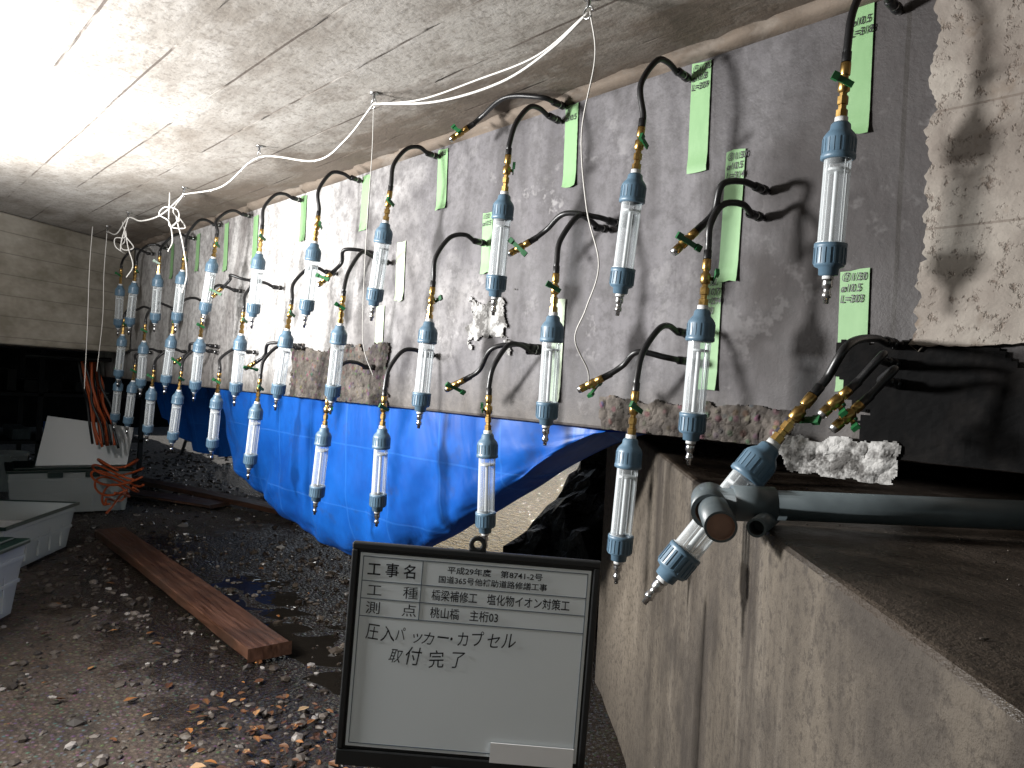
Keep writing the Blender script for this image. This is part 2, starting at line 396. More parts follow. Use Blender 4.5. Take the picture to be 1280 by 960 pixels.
# light old concrete panel, ragged left edge
V=[];F=[];nx,nz=110,130
def ledge(z): return -.472+.012*fn(z,4,0,5)+.012*fn(z,9,0,22)+.006*fn(z,2,0,90)+(-.012 if z<1.35 else 0)
for j in range(nz+1):
    z=1.205+(CZ-.004-1.205)*j/nz
    for i in range(nx+1):
        u=i/nx; x=ledge(z)+(3.0-ledge(z))*u**2.4
        zz=z+((.010*fn(x,0,0,6)+.004*fn(x,1,0,40)) if j==0 else 0)
        V.append((x,GY-.022-.003*fn(x,z,0,10)+(0.012 if i==0 else .003 if i==1 else 0),zz))
for j in range(nz):
    for i in range(nx):
        a=j*(nx+1)+i; F.append((a,a+1,a+nx+2,a+nx+1))
o=new("light_concrete_face",V,F,M_light,False,girder); md=o.modifiers.new("s",'SOLIDIFY'); md.thickness=.02; md.offset=-1

# far cross beam
b=MB(); d=Vector((.95,-1.39,0)).normalized(); nrm_=Vector((-d.y,d.x,0))
M=Matrix.Translation((-5.2,1.385,0))@Matrix(((d.x,nrm_.x*-1,0,0),(d.y,nrm_.y*-1,0,0),(0,0,1,0),(0,0,0,1)))
b.box((0,0,1.17),(7,.45,CZ-.003),0,M); b.obj("cross_beam",[M_beam],bevel=.01)
b=MB(); b.box((-14.6,-7,-.2),(-14,9,CZ-.002)); b.obj("dark_backdrop",[M_black])  # near-black backdrop added for the dark void beyond the cross beam

# abutment
pts=[(-1.84,2.18),(-1.36,1.77),(-.88,1.325),(-.11,.52),(.7,-.33),(3.5,-.8),(3.5,3.4),(-1.35,3.4)]
bm=bmesh.new(); vs=[bm.verts.new((x,y,-.2)) for x,y in pts]; f=bm.faces.new(vs)
r=bmesh.ops.extrude_face_region(bm,geom=[f]); up=[g for g in r['geom'] if isinstance(g,bmesh.types.BMVert)]
for v in up: v.co.z=.92
for v in up:
    if v.co.x<-1.7: v.co.z=.965
    elif v.co.x<-1.3 and v.co.y<2: v.co.z=.955
bmesh.ops.recalc_face_normals(bm,faces=bm.faces)
me=bpy.data.meshes.new("abutment"); bm.to_mesh(me); bm.free(); me.materials.append(M_abut)
ab=bpy.data.objects.new("concrete_abutment",me); col.objects.link(ab)
md=ab.modifiers.new("b",'BEVEL'); md.width=.012; md.segments=3; md.limit_method='ANGLE'
V=[];F=[]
for i in range(160):
    x=random.uniform(-.7,.6); y=random.uniform(.5,1.38)
    if y<1.2-(x+.88)*1.04+.2: continue
    stone(x,y,random.uniform(.001,.0032),.921)
new("concrete_crumbs",V,F,M_stone)
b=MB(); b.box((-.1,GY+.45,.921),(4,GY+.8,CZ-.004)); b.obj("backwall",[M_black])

# ------------------------------------------------------------------ tarp
prof=[(-3.72,.98),(-3.62,.79),(-3.46,.62),(-3.25,.55),(-3.0,.50),(-2.7,.455),(-2.4,.43),(-2.2,.45),(-2.0,.52),(-1.8,.615),(-1.6,.725),(-1.35,.885),(-1.2,.985)]
def zb(x):
    for (a,za),(c_,zc) in zip(prof,prof[1:]):
        if a<=x<=c_: return za+(zc-za)*(x-a)/(c_-a)
    return .98
nu,nv=170,60;V=[];F=[]
for j in range(nv+1):
    a=math.pi*j/nv
    for i in range(nu+1):
        x=-3.72+2.52*i/nu; dep=1.005-zb(x); s_=math.sin(a)
        z=1.005-dep*1.08*s_**.8
        fold=.013*math.sin(x*15+2.5*s_+1.5*fn(x,a,0,1.3))+.006*math.sin(x*37+a*2)+.035*fn(x*1.1,a*.6,1,1.3)
        y=1.53-.115*math.cos(a)-fold*s_**.7*(1 if a<1.6 else .5)
        V.append((x*(1+.06*s_**2)-.03*s_,y,z-.010*abs(math.sin(x*6.5))*(1-s_)))
F=[(j*(nu+1)+i,j*(nu+1)+i+1,(j+1)*(nu+1)+i+1,(j+1)*(nu+1)+i) for j in range(nv) for i in range(nu)]
new("blue_tarp",V,F,M_tarp,True)
V=[];F=[]
for j in range(9):
    for i in range(31):
        x=-8+i*.09; V.append((x,2.3+.05*math.sin(i*.9)+.02*j,1.05-.06*j-.03*j*math.sin(i/30*3.14)))
F=[(j*31+i,j*31+i+1,(j+1)*31+i+1,(j+1)*31+i) for j in range(8) for i in range(30)]
new("blue_tarp",V,F,M_tarp,True)

# ------------------------------------------------------------------ injection capsules
MATS=[M_cap,M_clear,M_brass,M_green,M_white,M_steel,M_rub]
def capsule_mesh():
    b=MB(); C=0;A=1;B=2;G=3;Wt=4;St=5
    b.lathe([(.0,.002,C),(.012,.002,C),(.0155,-.002,C),(.0165,-.010,C),(.0225,-.017,C),(.0255,-.022,C),(.0262,-.026,C),(.0262,-.050,C),(.0275,-.052,C),(.0275,-.058,C),(.024,-.060,C),(.0215,-.060,C)],28)
    for k in range(20):
        a=2*math.pi*k/20; M=Matrix.Rotation(a,4,'Z'); b.box((.0256,-.0016,-.049),(.0268,.0016,-.026),C,M)
        b.box((.0246,-.0016,-.232),(.0260,.0016,-.206),C,M)
    b.lathe([(.0215,-.0575,A),(.0215,-.200,A)],28)
    b.lathe([(.0240,-.196,A),(.0240,-.1995,A),(.0215,-.1995,A)],28)
    b.lathe([(0,-.0745,Wt),(.0188,-.0745,Wt),(.0188,-.079,Wt),(0,-.079,Wt)],20)
    b.lathe([(.0042,-.079,Wt),(.0042,-.196,Wt)],10)
    for a in (0,90,180,270): # moulded guide ribs inside the tube
        b.box((.0192,-.0006,-.195),(.0208,.0006,-.062),Wt,Matrix.Rotation(R(a+20),4,'Z'))
    b.lathe([(.0215,-.198,C),(.0262,-.198,C),(.0262,-.204,C),(.025,-.206,C),(.025,-.232,C),(.0235,-.236,C),(.0165,-.239,C),(.0155,-.250,C),(.009,-.252,C),(0,-.252,C)],28)
    b.lathe([(.0095,-.251,Wt),(.0095,-.257,Wt),(.0075,-.257,St),(.0085,-.262,St),(.0085,-.270,St),(.006,-.272,St),(.006,-.279,St),(.0075,-.281,St),(.0075,-.288,St),(.0045,-.289,St),(.0042,-.298,St),(0,-.298,St)],14)
    b.lathe([(.0105,.002,Wt),(.0105,.010,Wt),(0,.010,Wt)],16)
    b.lathe([(.0095,.010,B),(.0095,.022,B),(.0065,.023,B),(.0065,.030,B),(.0088,.031,B),(.0088,.044,B),(.006,.045,B),(.006,.052,B)],6,sm=False)
    b.lathe([(.006,.050,B),(.0098,.053,B),(.0098,.070,B),(.006,.073,B),(.006,.078,B)],12)
    b.lathe([(.004,0,B),(.004,.014,B),(0,.014,B)],10,Matrix.Translation((0,0,.062))@Matrix.Rotation(R(90),4,'X'))
    M=Matrix.Translation((0,-.014,.062))@Matrix.Rotation(R(25),4,'Y')
    b.box((-.022,-.003,-.005),(.010,0,.005),G,M); b.box((-.027,-.006,-.0065),(-.016,.001,.0065),G,M)
    b.lathe([(.0075,.078,B),(.0085,.080,B),(.0085,.098,B),(.0065,.100,B)],10)
    b.lathe([(.0078,.100,6),(.0078,.116,6),(.0062,.117,6)],14)
    return b.mesh("capsule_body",MATS)
CAP=capsule_mesh()
def packer_mesh():
    b=MB()
    b.lathe([(.0065,-.01,5),(.0065,.012,5),(.010,.013,6),(.010,.024,6),(.0072,.025,5),(.0072,.030,5),(.0092,.031,6),(.0092,.052,6),(.0062,.054,6)],10)
    return b.mesh("wall_packer",MATS)
PK=packer_mesh()
def valve_mesh():
    b=MB()
    b.lathe([(.0078,-.05,6),(.0078,-.03,6),(.0085,-.03,2),(.0085,-.014,2),(.006,-.013,2),(.0098,-.009,2),(.0098,.010,2),(.006,.013,2),(.0088,.014,2),(.0088,.026,2),(.0088,.027,5),(.0070,.034,5),(0,.034,5)],12)
    M=Matrix.Translation((0,-.013,0))@Matrix.Rotation(R(-20),4,'Y')
    b.lathe([(.004,0,2),(.004,.014,2)],10,Matrix.Rotation(R(90),4,'X'))
    b.box((-.026,-.003,-.005),(.026,0,.005),3,M); b.box((-.03,-.006,-.0065),(-.018,.001,.0065),3,M); b.box((.018,-.006,-.0065),(.03,.001,.0065),3,M)
    return b.mesh("ball_valve",MATS)
VL=valve_mesh()
def hose(pts,parent,r=.0066):
    b=MB(); b.tube(spline(pts,10),r,0,12); return b.obj("hose",[M_rub],parent)
def add_branch(wx,wz,vx,vz,vy=1.24):
    e=empty("branch_valve_hose")
    w=Vector((wx,GY,wz)); v=Vector((vx,vy,vz))
    inst("wall_packer",PK,axisM(w,(0,-1,0)),e)
    dirv=(Vector((-.75,-.35,-.45))).normalized()
    if abs(vx-wx)<.12: dirv=Vector((-.35,-.45,-.6)).normalized()
    st=v-dirv*.045
    hose([w+Vector((0,-.045,0)),w+Vector((-.01,-.085,.004)),(w+Vector((0,-.1,0))).lerp(st,.45)+Vector((0,-.01,.03)),st-dirv*.035+Vector((0,0,.006)),st],e)
    inst("ball_valve",VL,axisM(v,dirv)@Matrix.Rotation(random.uniform(-.6,2.2),4,'Z'),e)
def add_capsule(x,wz,tz,bx,y=1.21,wx=None):
    jit=random.uniform(-.012,.012)
    T=Vector((x,y+jit,tz)); Bp=Vector((bx+random.uniform(-.006,.006),y+jit+random.uniform(-.012,.012),tz-.25))
    up=(T-Bp).normalized(); e=empty("injection_capsule")
    M=axisM(T,up)@Matrix.Rotation(random.uniform(-.7,1.1),4,'Z'); inst("capsule",CAP,M,e)
    w=Vector((wx if wx is not None else x+random.uniform(-.005,.03),GY,wz+random.uniform(-.01,.01)))
    inst("wall_packer",PK,axisM(w,(random.uniform(-.1,.1),-1,random.uniform(-.08,.12))),e)
    top=T+up*.113
    drop=wz-top.z
    hose([w+Vector((0,-.048,0)),w+Vector((0,-.085,.012)),Vector((x+.005,y+.055,max(wz+.004,top.z+.05)+random.uniform(-.008,.006))),Vector((x+random.uniform(-.004,.010),y+.012,top.z+max(.04,drop*.55))),top+up*.012,top-up*.004],e)
    return e
row1=[(-.555,-.563),(-.991,-1.013),(-1.387,-1.407),(-1.937,-1.968),(-2.412,-2.44),(-2.869,-2.901),(-3.372,-3.41),(-3.73,-3.775),(-4.082,-4.123),(-4.53,-4.58),(-4.80,-4.84)]
for i,(a,c_) in enumerate(row1): add_capsule(a,1.805-(.03 if i>7 else 0),1.56+random.uniform(-.008,.008)+(.03 if i==6 else 0),c_)
row2=[(-.81,-.82,1.26,1.47),(-1.20,-1.21,1.26,1.49),(-1.69,-1.70,1.26,1.50),(-2.17,-2.22,1.26,1.50),(-2.56,-2.60,1.25,1.48),(-3.0,-3.05,1.24,1.46),(-3.45,-3.52,1.23,1.47),(-3.83,-3.87,1.25,1.44),(-4.29,-4.33,1.22,1.43),(-4.67,-4.71,1.26,1.42)]
for a,c_,t,w in row2: add_capsule(a,w,t,c_)
row3=[(-.95,-.96,1.0,1.23),(-1.42,-1.42,.97,1.19),(-1.90,-1.92,.945,1.18),(-2.25,-2.28,.92,1.13),(-2.79,-2.82,.97,1.19),(-3.24,-3.29,.985,1.18),(-3.69,-3.73,.98,1.18),(-4.09,-4.14,.98,1.18),(-4.48,-4.52,1.0,1.18),(-4.75,-4.79,1.0,1.18)]
for a,c_,t,w in row3: add_capsule(a,w,t,c_)
add_branch(-1.16,1.50,-1.36,1.44); add_branch(-1.41,1.20,-1.59,1.09); add_branch(-.94,1.17,-1.10,1.11); add_branch(-1.37,1.835,-1.67,1.80,1.27)
add_branch(-2.25,1.53,-2.36,1.43); add_branch(-.78,1.52,-.85,1.395,1.21); add_branch(-2.8,1.21,-2.95,1.12); add_branch(-3.24,1.5,-3.36,1.44);add_branch(-3.69,1.21,-3.83,1.13)
# the leaning capsule at the abutment with three hoses
e=empty("injection_capsule")
T=Vector((-.548,1.022,1.027)); Bp=Vector((-.648,.915,.825)); up=(T-Bp).normalized()
inst("capsule",CAP,axisM(T,up)@Matrix.Rotation(.5,4,'Z'),e)
top=T+up*.113
for k,(wz,off) in enumerate([(1.205,(0,0,0)),(1.17,(.012,.012,-.012)),(1.135,(.03,.03,-.05))]):
    w=Vector((-.515+.004*k,GY,wz)); inst("wall_packer",PK,axisM(w,(0,-1,.05)),e)
    if k==0:
        hose([w+Vector((0,-.048,0)),w+Vector((0,-.10,.004)),top+up*.07+Vector((0,0,.01)),top+up*.02,top],e)
    else:
        v=Vector((-.545+.012*k,1.175+.02*k,1.12-.022*k)); dv=Vector((-.5,-.45,-.7)).normalized()
        hose([w+Vector((0,-.048,0)),w+Vector((0,-.085,.004)),v-dv*.10+Vector((0,.0,.008)),v-dv*.045],e)
        inst("ball_valve",VL,axisM(v,dv),e)

# ------------------------------------------------------------------ tapes with notes
def text(body,size,M,mat,parent,name="writing"):
    c=bpy.data.curves.new(name,"FONT"); c.body=body; c.size=size; c.materials.append(mat); c.resolution_u=3; c.shear=.15; c.offset=.0003
    o=bpy.data.objects.new(name,c); col.objects.link(o); o.matrix_world=M@Matrix.Diagonal((.9,1.1,1,1))
    if parent: o.parent=parent
    return o
tapes=[(-.98,-.93,1.835,1.59,"④1/30\nø10.8\nL=309"),(-1.37,-1.325,1.835,1.62,"⑤\nø10.5"),(-.88,-.835,1.62,1.34,"③1/30\nø10.5\nL=314"),(-.92,-.875,1.355,1.11,"1/30\nø10.7\nL=294\n290"),(-.63,-.585,1.845,1.60,"\nø10.5\nL=318"),(-.622,-.568,1.345,1.12,"②1/30\nø10.5\nL=303"),(-1.93,-1.88,1.83,1.64,"ø10.5"),(-2.39,-2.34,1.83,1.63,""),(-2.88,-2.83,1.83,1.64,""),(-1.69,-1.645,1.60,1.42,"1/30\nø10.5"),(-2.14,-2.09,1.56,1.36,""),(-3.35,-3.3,1.81,1.59,""),(-3.7,-3.65,1.82,1.58,""),(-1.375,-1.335,1.33,1.06,""),(-4.09,-4.04,1.81,1.61,""),(-2.25,-2.2,1.35,1.14,""),(-4.5,-4.45,1.8,1.6,"")]
for k,(x0,x1,zt,zb_,tx) in enumerate(tapes):
    V=[];F=[];n=24;sk=random.uniform(-.005,.005)
    for j in range(n+1):
        z=zt+(zb_-zt)*j/n; curl=.006*max(0,j/n-.85)/.15*random.uniform(.4,1)
        for i in range(4):
            V.append((x0+(x1-x0)*i/3+sk*j/n,GY-.0035-curl-.0012*abs(fn(i,j*.5,k,1)),z+(random.uniform(-.003,.003) if j in(0,n) else 0)))
    for j in range(n):
        for i in range(3): a=j*4+i; F.append((a,a+4,a+5,a+1))
    t=new("green_tape",V,F,M_tape if k not in(13,10,15) else M_tape2,True)
    if tx: text(tx,.0185,Matrix.Translation((x0+.003,GY-.0062,zt-.020))@Matrix.Rotation(R(90),4,'X'),M_ink,t)

# ------------------------------------------------------------------ cords
def cord(name,pts,r=.0022,hooks=()):
    b=MB(); b.tube(spline(pts,8),r,0,6)
    for h in hooks:
        b.lathe([(0,0,1),(.012,0,1),(.012,-.004,1),(.004,-.005,1),(.004,-.02,1),(0,-.02,1)],12,Matrix.Translation((h[0],h[1],CZ)))
        b.tube(spline([(h[0]+.012*math.cos(t),h[1],CZ-.03+.012*math.sin(t)) for t in [k*.7 for k in range(9)]],3),.002,1,6)
    return b.obj(name,[M_rope,M_steel])
zc=CZ-.03
cord("white_rope",[(-.99,1.05,zc),(-1.10,1.06,zc-.035),(-1.28,1.08,zc-.05),(-1.5,1.06,zc-.045),(-1.74,1.03,zc)],.0030,[(-.99,1.05),(-1.74,1.03)])
cord("white_rope",[(-.99,1.05,zc),(-1.15,1.07,zc-.03),(-1.35,1.07,zc-.028),(-1.55,1.05,zc-.03),(-1.74,1.03,zc)],.0022)
cord("white_rope",[(-1.74,1.03,zc),(-1.9,1.04,zc-.06),(-2.1,1.05,zc-.08),(-2.45,1.02,zc-.01),(-2.8,1.03,zc-.05),(-3.28,1.05,zc)],.003,[(-2.45,1.02),(-3.28,1.05)])
cord("hanging_string",[(-.985,1.05,zc),(-.975,1.06,1.74),(-1.0,1.06,1.6),(-.985,1.07,1.45),(-.955,1.08,1.34),(-1.0,1.10,1.26),(-1.045,1.12,1.20),(-1.06,1.18,1.14),(-1.09,1.22,1.11)],.0017)
cord("hanging_string",[(-1.74,1.03,zc),(-1.735,1.03,1.7),(-1.75,1.035,1.5),(-1.74,1.03,1.3),(-1.76,1.05,1.18),(-1.75,1.08,1.10)],.0013)
cord("white_rope",[(-3.28,1.05,zc),(-3.5,1.03,zc-.06),(-3.8,1.03,zc-.05),(-4.06,1.04,zc),(-4.3,1.05,zc-.05),(-4.58,1.07,zc)],.0035,[(-4.06,1.04),(-4.58,1.07)])
for hx,hy,dr in ((-3.28,1.05,.42),(-3.30,1.0,.25),(-4.06,1.04,.30),(-4.2,1.05,.12)):
    p=[(hx,hy,zc)]
    cx,cz,rr=hx+random.uniform(-.06,.04),zc-.09-random.random()*.05,random.uniform(.04,.07)
    ph=random.uniform(0,6)
    for q in range(5): p.append((cx+rr*math.cos(ph+q*1.1),hy+random.uniform(-.03,.03),cz+rr*.8*math.sin(ph+q*1.1)))
    p+=[(hx+random.uniform(-.05,.05),hy,zc-dr*.5),(hx+random.uniform(-.05,.05),hy+.02,zc-dr*.8),(hx+random.uniform(-.06,.06),hy,zc-dr)]
    cord("tangled_rope",p,.0028)
cord("hanging_string",[(-4.58,1.07,zc),(-4.6,1.07,1.6),(-4.62,1.08,1.35),(-4.6,1.06,1.05)],.002)
cord("hanging_string",[(-4.5,.98,zc),(-4.52,.98,1.6),(-4.5,.98,1.3),(-4.54,.99,.95)],.002)

# ------------------------------------------------------------------ pipes on the seat
def pipe(b,a,c_,ro,ri,dep=.012):
    a=Vector(a);c_=Vector(c_);L=(c_-a).length; M=axisM(a,c_-a)
    b.lathe([(0,dep,1),(ri,dep,1),(ri,0,0),(ro,0,0),(ro,L,0),(0,L,0)],28,M)
e=empty("grey_pvc_pipe"); b=MB()
pipe(b,(-.575,.885,.951),(-.135,1.345,.960),.0205,.017)
pipe(b,(-.545,.917,.952),(-.505,.958,.953),.0245,.02)
pipe(b,(-.502,.822,.935),(-.578,.912,.953),.0205,.0175,.006)
pipe(b,(-.548,.868,.943),(-.578,.912,.953),.0245,.019)
b.obj("pipe",[M_pvc,M_pvcin],e)
e=empty("grey_pvc_pipe")
b=MB(); pipe(b,(-.487,.882,.931),(-.52,.985,.934),.0125,.0095,.03); b.obj("pipe",[M_pvc,M_blk],e)

# ------------------------------------------------------------------ wooden planks
def board(name,p0,p1,w,t,z=.02):
    p0=Vector(p0+(0,));p1=Vector(p1+(0,));L=(p1-p0).length;d=(p1-p0).normalized()
    V=[];F=[];n=30
    for i in range(n+1):
        for (yy,zz) in [(-w/2,0),(w/2,0),(w/2,t),(-w/2,t)]:
            V.append((i/n*L,yy+.003*fn(i*.3,yy*5,zz,1),zz+.012*math.sin(i/n*3.1)*.5+.002*fn(i*.5,yy*20,zz*9,1)))
    for i in range(n):
        for k in range(4): a=i*4; F.append((a+k,a+4+k,a+4+(k+1)%4,a+(k+1)%4))
    F+=[(3,2,1,0),tuple(n*4+k for k in range(4))]
    o=new(name,V,F,M_wood); o.location=(p0.x,p0.y,z); o.rotation_euler=(0,0,math.atan2(d.y,d.x))
    md=o.modifiers.new("b",'BEVEL'); md.width=.004; md.limit_method='ANGLE'
    return o
board("wooden_plank",(-5.14,1.31),(-2.68,1.26),.17,.045,.005)
board("wooden_plank",(-7.4,2.03),(-5.1,2.6),.14,.04)
board("wooden_plank",(-6.9,1.7),(-5.8,2.25),.22,.02)

# ------------------------------------------------------------------ storage boxes
def storage_box(A,ang,L,Wd,h,lid=True):
    e=empty("storage_box",(A[0],A[1],.015),(0,0,ang)); b=MB(); t=.006; i_=.03
    def ring(x0,y0,x1,y1,z): return [(x0,y0,z),(x1,y0,z),(x1,y1,z),(x0,y1,z)]
    V=ring(i_,i_,L-i_,Wd-i_,0)+ring(0,0,L,Wd,h)+ring(i_+t,i_+t,L-i_-t,Wd-i_-t,t)+ring(t,t,L-t,Wd-t,h)
    F=[(3,2,1,0),(8,9,10,11)]
    for k in range(4):
        j=(k+1)%4; F+=[(k,j,4+j,4+k),(8+j,8+k,12+k,12+j),(4+k,4+j,12+j,12+k)]
    b.add(V,F,0)
    for z in (h*.45,h*.8):
        o_=.004+i_*(1-z/h); b.box((o_-.01,o_-.01,z),(L-o_+.01,o_,z+.015)); b.box((o_-.01,Wd-o_,z),(L-o_+.01,Wd-o_+.01,z+.015)); b.box((L-o_,o_,z),(L-o_+.01,Wd-o_,z+.015)); b.box((o_-.01,o_,z),(o_,Wd-o_,z+.015))
    for k in range(1,6): b.box((k*L/6,-.004+i_*.5,.03),(k*L/6+.012,i_*.7,h*.8)); b.box((k*L/6,Wd-i_*.7,.03),(k*L/6+.012,Wd-i_*.5+.004,h*.8))
    b.obj("tub",[M_frost],e)
    b2=MB(); b2.box((L*.1,Wd*.15,.01),(L*.45,Wd*.8,h*.45),0); b2.box((L*.5,Wd*.2,.01),(L*.88,Wd*.75,h*.35),1)
    for k in range(9): b2.box((L*(.14+.08*k),Wd*.25,h*.46),(L*(.14+.08*k)+.03,Wd*.8,h*(.5+.3*((k*7)%5)/5)),(k*3)%3)
    b2.obj("contents",[M_white,M_darkg,M_cap],e,.006)
    if lid:
        b=MB(); b.box((-.015,-.015,h+.002),(L+.015,Wd+.015,h+.022)); b.box((.03,.03,h+.021),(L-.03,Wd-.03,h+.036)); b.obj("lid",[M_darkg],e,.006)
        b=MB(); b.box((L*.3,-.03,h-.03),(L*.42,-.012,h+.01)); b.box((L*.6,-.03,h-.03),(L*.72,-.012,h+.01)); b.obj("latches",[M_darkg],e,.004)
    else:
        b=MB()
        b.box((-.015,-.015,h-.012),(L+.015,-.001,h+.006)); b.box((-.015,Wd+.001,h-.012),(L+.015,Wd+.015,h+.006)); b.box((-.015,-.001,h-.012),(-.001,Wd+.001,h+.006)); b.box((L+.001,-.001,h-.012),(L+.015,Wd+.001,h+.006)); b.obj("rim",[M_darkg],e,.003)
    return e
storage_box((-6.03,.88),math.atan2(.76,.09),.765,.5,.29,True)
dx=Vector((.81,-.585));dy=Vector((.585,.81)); ang=math.atan2(-.585,.81)
A=Vector((-4.92,1.06))-dy*.45; storage_box(A,ang,.74,.45,.25,False)
A=Vector((-3.73,.62))-dy*.5; storage_box(A,ang,.72,.5,.29,True)
b=MB(); V=[(0,0,0),(.58,0,0),(.62,.0,.28),(.06,.0,.36)]; V2=[(x,y+.02,z) for x,y,z in V]
b.add(V+V2,[(0,1,2,3),(7,6,5,4),(0,4,5,1),(1,5,6,2),(2,6,7,3),(3,7,4,0)])
o=b.obj("white_foam_sheet",[M_plain],bevel=.003); o.matrix_world=Matrix.Translation((-6.12,1.05,.345))@Matrix.Rotation(R(80),4,'Z')@Matrix.Rotation(R(-12),4,'X')

# ------------------------------------------------------------------ far clutter
b=MB()
for k in range(13):
    x0=-5.75+random.uniform(-.1,.1); y0=1.28+random.uniform(-.05,.08); p=[(x0,y0,1.1)]; sw=random.uniform(-.02,.05)
    for q in range(1,5): p.append((x0+sw*q+random.uniform(-.02,.02),y0+.03*q+random.uniform(-.02,.02),1.1-q*.14-random.random()*.03))
    b.tube(spline(p,5),.009,0 if k<9 else 1,6)
for k in range(6):
    p=[(-5.6+.16*(1+.1*k)*math.cos(t*.6),1.45+.12*math.sin(t*.6+k),.40-.05*k+.04*math.sin(t+k)) for t in range(11)]; b.tube(spline(p,4),.008,0,6)
b.tube([(-5.75,.9,1.12),(-5.6,1.7,1.12)],.015,1,8)
b.obj("orange_cable_bundle",[M_orange,M_blk])
e=empty("equipment_rack"); b=MB()
for x in (-9.2,-8.2):
    for y in (-.6,.4,1.4,2.3): b.box((x,y,0),(x+.04,y+.04,1.5))
for z in (.3,.75,1.2,1.48): b.box((-9.2,-.6,z),(-8.16,2.34,z+.03))
b.obj("frame",[M_dark],e)
b=MB()
for k in range(34):
    y=random.uniform(-.5,2.1); z=random.choice([.33,.78,1.23]); w=random.uniform(.06,.22); h=random.uniform(.08,.25); b.box((-8.9,y,z+.001*k),(-8.3+.002*k,y+w,z+h),random.choice([0,0,0,1,2,3]))
b.obj("stored_items",[M_blk,M_pvc,M_frost,M_tarp],e)
e=empty("bucket",(-7.3,1.05,.0)); b=MB(); b.lathe([(0,.01,0),(.12,.01,0),(.15,.3,0),(.16,.3,0),(.16,.32,0),(.145,.32,0),(.115,.02,0),(0,.02,0)],24)
b.tube(spline([(.155*math.cos(t),.155*math.sin(t),.3-.08*math.sin(t)) for t in [k*math.pi/8 for k in range(9)]],3),.004,1,6); b.obj("pail",[M_frost,M_steel],e)
e=empty("step_ladder",(-9.6,3.2,-.02),(0,0,.5)); b=MB()
for y in (0,.45):
    b.tube([(0,y,0),(.25,y,.75)],.02,0,8); b.tube([(.5,y,0),(.25,y,.75)],.016,0,8)
for k in (1,2,3): b.box((.25*k/4-.02,0,.75*k/4),(.25*k/4+.07,.45,.75*k/4+.02))
b.box((.17,-.02,.74),(.33,.47,.77)); b.obj("frame",[M_steel],e)

# ------------------------------------------------------------------ site notice board
BW,BH=.452,.405
BM=Matrix.Translation((-1.03,.865,.59))@Matrix.Rotation(R(47.7),4,'Z')@Matrix.Rotation(R(90),4,'X')@Matrix.Rotation(R(-1.7),4,'Z')
sb=empty("construction_notice_board"); sb.matrix_world=BM
b=MB(); fr=.012
b.box((-BW/2,-BH/2,-.012),(BW/2,BH/2,0),0)
b.box((-BW/2,BH/2-fr,0),(BW/2,BH/2,.005),0); b.box((-BW/2,-BH/2,0),(BW/2,-BH/2+.03,.005),0)
b.box((-BW/2,-BH/2+.03,0),(-BW/2+fr,BH/2-fr,.005),0); b.box((BW/2-fr,-BH/2+.03,0),(BW/2,BH/2-fr,.005),0)
b.lathe([(.007,-.008,0),(.016,-.008,0),(.016,-.001,0),(.007,-.001,0),(.007,-.008,0)],18,Matrix.Translation((.0,BH/2+.012,0)))
b.box((-.016,BH/2-.002,-.008),(.016,BH/2+.004,-.001),0)
b.obj("frame",[M_blk],sb,.003)
fx0,fx1,fy0,fy1=-BW/2+.016,BW/2-.016,-BH/2+.036,BH/2-.018
b=MB(); b.box((fx0,fy0,0),(fx1,fy1,.0022)); b.obj("face",[M_bface],sb)
b=MB(); zl=.0028
def ln(x0,y0,x1,y1,w=.0011):
    b.box((min(x0,x1)-w/2,min(y0,y1)-w/2,.0021),(max(x0,x1)+w/2,max(y0,y1)+w/2,zl))
ax0,ax1,ay1=fx0+.006,fx1-.006,fy1-.006; r1,r2,r3=ay1-.044,ay1-.076,ay1-.108; cx=ax0+.108
ln(ax0,ay1,ax1,ay1);ln(ax0,r1,ax1,r1);ln(ax0,r2,ax1,r2);ln(ax0,r3,ax1,r3);ln(ax0,fy0+.006,ax1,fy0+.006);ln(ax0,fy0+.006,ax0,ay1);ln(ax1,fy0+.006,ax1,ay1);ln(cx,r3,cx,ay1)
b.obj("grid",[M_inkb],sb)
def bt(s_,x,y,size,mat=M_ink,sx=1,bold=0,rot=0,sh=0):
    c=bpy.data.curves.new("lettering","FONT"); c.body=s_; c.size=size; c.materials.append(mat); c.offset=bold; c.resolution_u=3; c.shear=sh
    o=bpy.data.objects.new("lettering",c); col.objects.link(o); o.parent=sb; o.location=(x,y,.0034); o.scale=(sx,1,1); o.rotation_euler=(0,0,rot)
bt("工 事 名",ax0+.008,r1+.012,.027,bold=.0004,sx=.95)
bt("工　 種",ax0+.010,r2+.007,.024,sx=1.2)
bt("測　 点",ax0+.010,r3+.007,.024,sx=1.2)
bt("平成29年度　第8741-2号",cx+.045,r1+.026,.014,sx=1.15,bold=.0002)
bt("国道365号他補助道路修繕工事",cx+.030,r1+.008,.014,sx=1.05,bold=.0002)
bt("橋梁補修工　塩化物イオン対策工",cx+.02,r2+.008,.021,sx=.80,bold=.0002)
bt("桃山橋　主桁03",cx+.02,r3+.008,.021,sx=.85,bold=.0002)
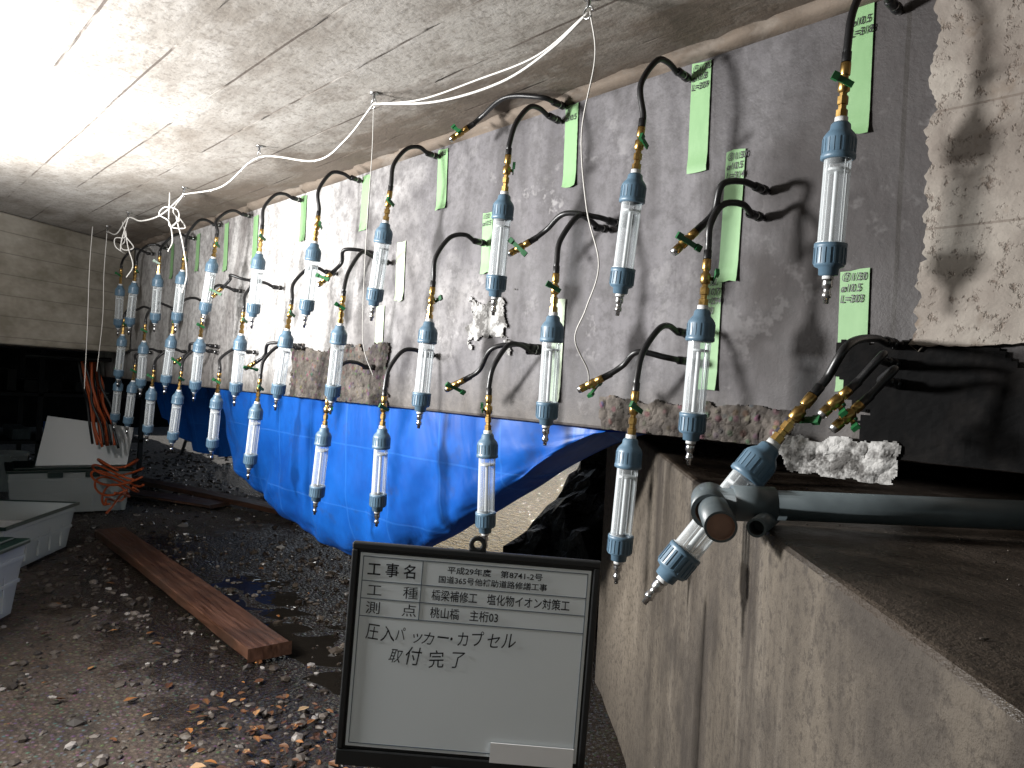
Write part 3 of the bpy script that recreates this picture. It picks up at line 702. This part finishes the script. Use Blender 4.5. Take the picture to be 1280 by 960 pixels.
# hand-written lines, each character at its own slant and height
def hand(s_,x,y,size,adv):
    for ch in s_:
        bt(ch,x,y+random.uniform(-.0025,.0025),size*random.uniform(.84,1.10),sx=random.uniform(.74,.96),rot=random.uniform(-.08,.14),sh=random.uniform(0,.3)); x+=adv*(.72 if ch in "・ッー" else 1)
hand("圧入パッカー・カプセル",ax0+.014,r3-.040,.031,.0268)
hand("取付",ax0+.058,r3-.080,.033,.029); hand("完了",ax0+.132,r3-.080,.036,.036)
b=MB(); b.box((fx1-.157,fy0-.008,.0055),(fx1-.006,fy0+.028,.007)); b.obj("redaction_block",[M_plain],sb)  # white redaction rectangle, added as a plate over the board
b=MB()
b.box((-.05,-BH/2-.03,-.02),(.05,-BH/2+.012,.012),0); b.tube([(0,-BH/2-.02,-.006),(0,-BH/2-.2,-.01)],.011,1,12)
hub=(0,-BH/2-.18,-.01)
for a in (90,210,330): b.tube([hub,(.24*math.cos(R(a)),-.59,-.01+.24*math.sin(R(a)))],.008,1,8)
b.obj("stand",[M_blk,M_steel],sb)

# ------------------------------------------------------------------ work lights (real fixtures, left of the view)
def work_light(loc,target,power,size=.22):
    e=empty("work_light",loc); 
    d=(Vector(target)-Vector(loc)).normalized(); q=d.to_track_quat('-Z','Y').to_matrix().to_4x4()
    b=MB(); b.box((-.15,-.12,.012),(.15,.12,.09),0,q); b.box((-.14,-.11,.004),(.14,.11,.0115),1,q)
    b.tube([(0,0,-.1),(0,0,-loc[2]+.25)],.014,0,10)
    for a in (0,120,240): b.tube([(0,0,-loc[2]+.5),(.4*math.cos(R(a)),.4*math.sin(R(a)),-loc[2]+.01)],.01,0,8)
    b.tube([(0,0,-.1)]+[tuple(q@Vector((0,-.14,.05)))],.01,0,8)
    b.obj("floodlight",[M_dark,M_lamp],e)
    L=bpy.data.lights.new("lamp",'AREA'); L.energy=power; L.size=size; L.color=(1,.99,.975); lo=bpy.data.objects.new("lamp",L); col.objects.link(lo); lo.parent=e; lo.matrix_local=q@Matrix.Translation((0,0,-.01))
work_light((-3.0,-.02,1.38),(-2.85,.95,1.80),58)
work_light((-2.25,-.55,1.40),(-1.0,.9,1.05),122,.22)

# ------------------------------------------------------------------ world, sun, camera
w=bpy.data.worlds.new("World"); S.world=w; w.use_nodes=True; nt=w.node_tree
AZ,EL=-42,38   # azimuth from +Y toward +X
sky=nt.nodes.new("ShaderNodeTexSky"); sky.sky_type='NISHITA'; sky.sun_disc=False; sky.sun_elevation=R(EL); sky.sun_rotation=R(AZ)
nt.links.new(sky.outputs[0],nt.nodes["Background"].inputs[0]); nt.nodes["Background"].inputs[1].default_value=.10
L=bpy.data.lights.new("sun",'SUN'); L.energy=2.5; L.angle=R(.5); L.color=(1,.96,.9); so=bpy.data.objects.new("sun",L); col.objects.link(so)
sd=Vector((math.sin(R(AZ))*math.cos(R(EL)),math.cos(R(AZ))*math.cos(R(EL)),math.sin(R(EL)))); so.rotation_euler=sd.to_track_quat('Z','Y').to_euler()
c=bpy.data.cameras.new("camera"); c.lens=25.99; c.sensor_width=36; c.clip_start=.02; c.clip_end=500
co=bpy.data.objects.new("camera",c); col.objects.link(co); S.camera=co
co.matrix_world=Matrix.Translation((0,0,1.1))@Matrix.Rotation(R(47.7),4,'Z')@Matrix.Rotation(R(90),4,'X')@Matrix.Rotation(R(3),4,'Z')
S.view_settings.view_transform='Standard'; S.view_settings.look='None'; S.view_settings.exposure=0
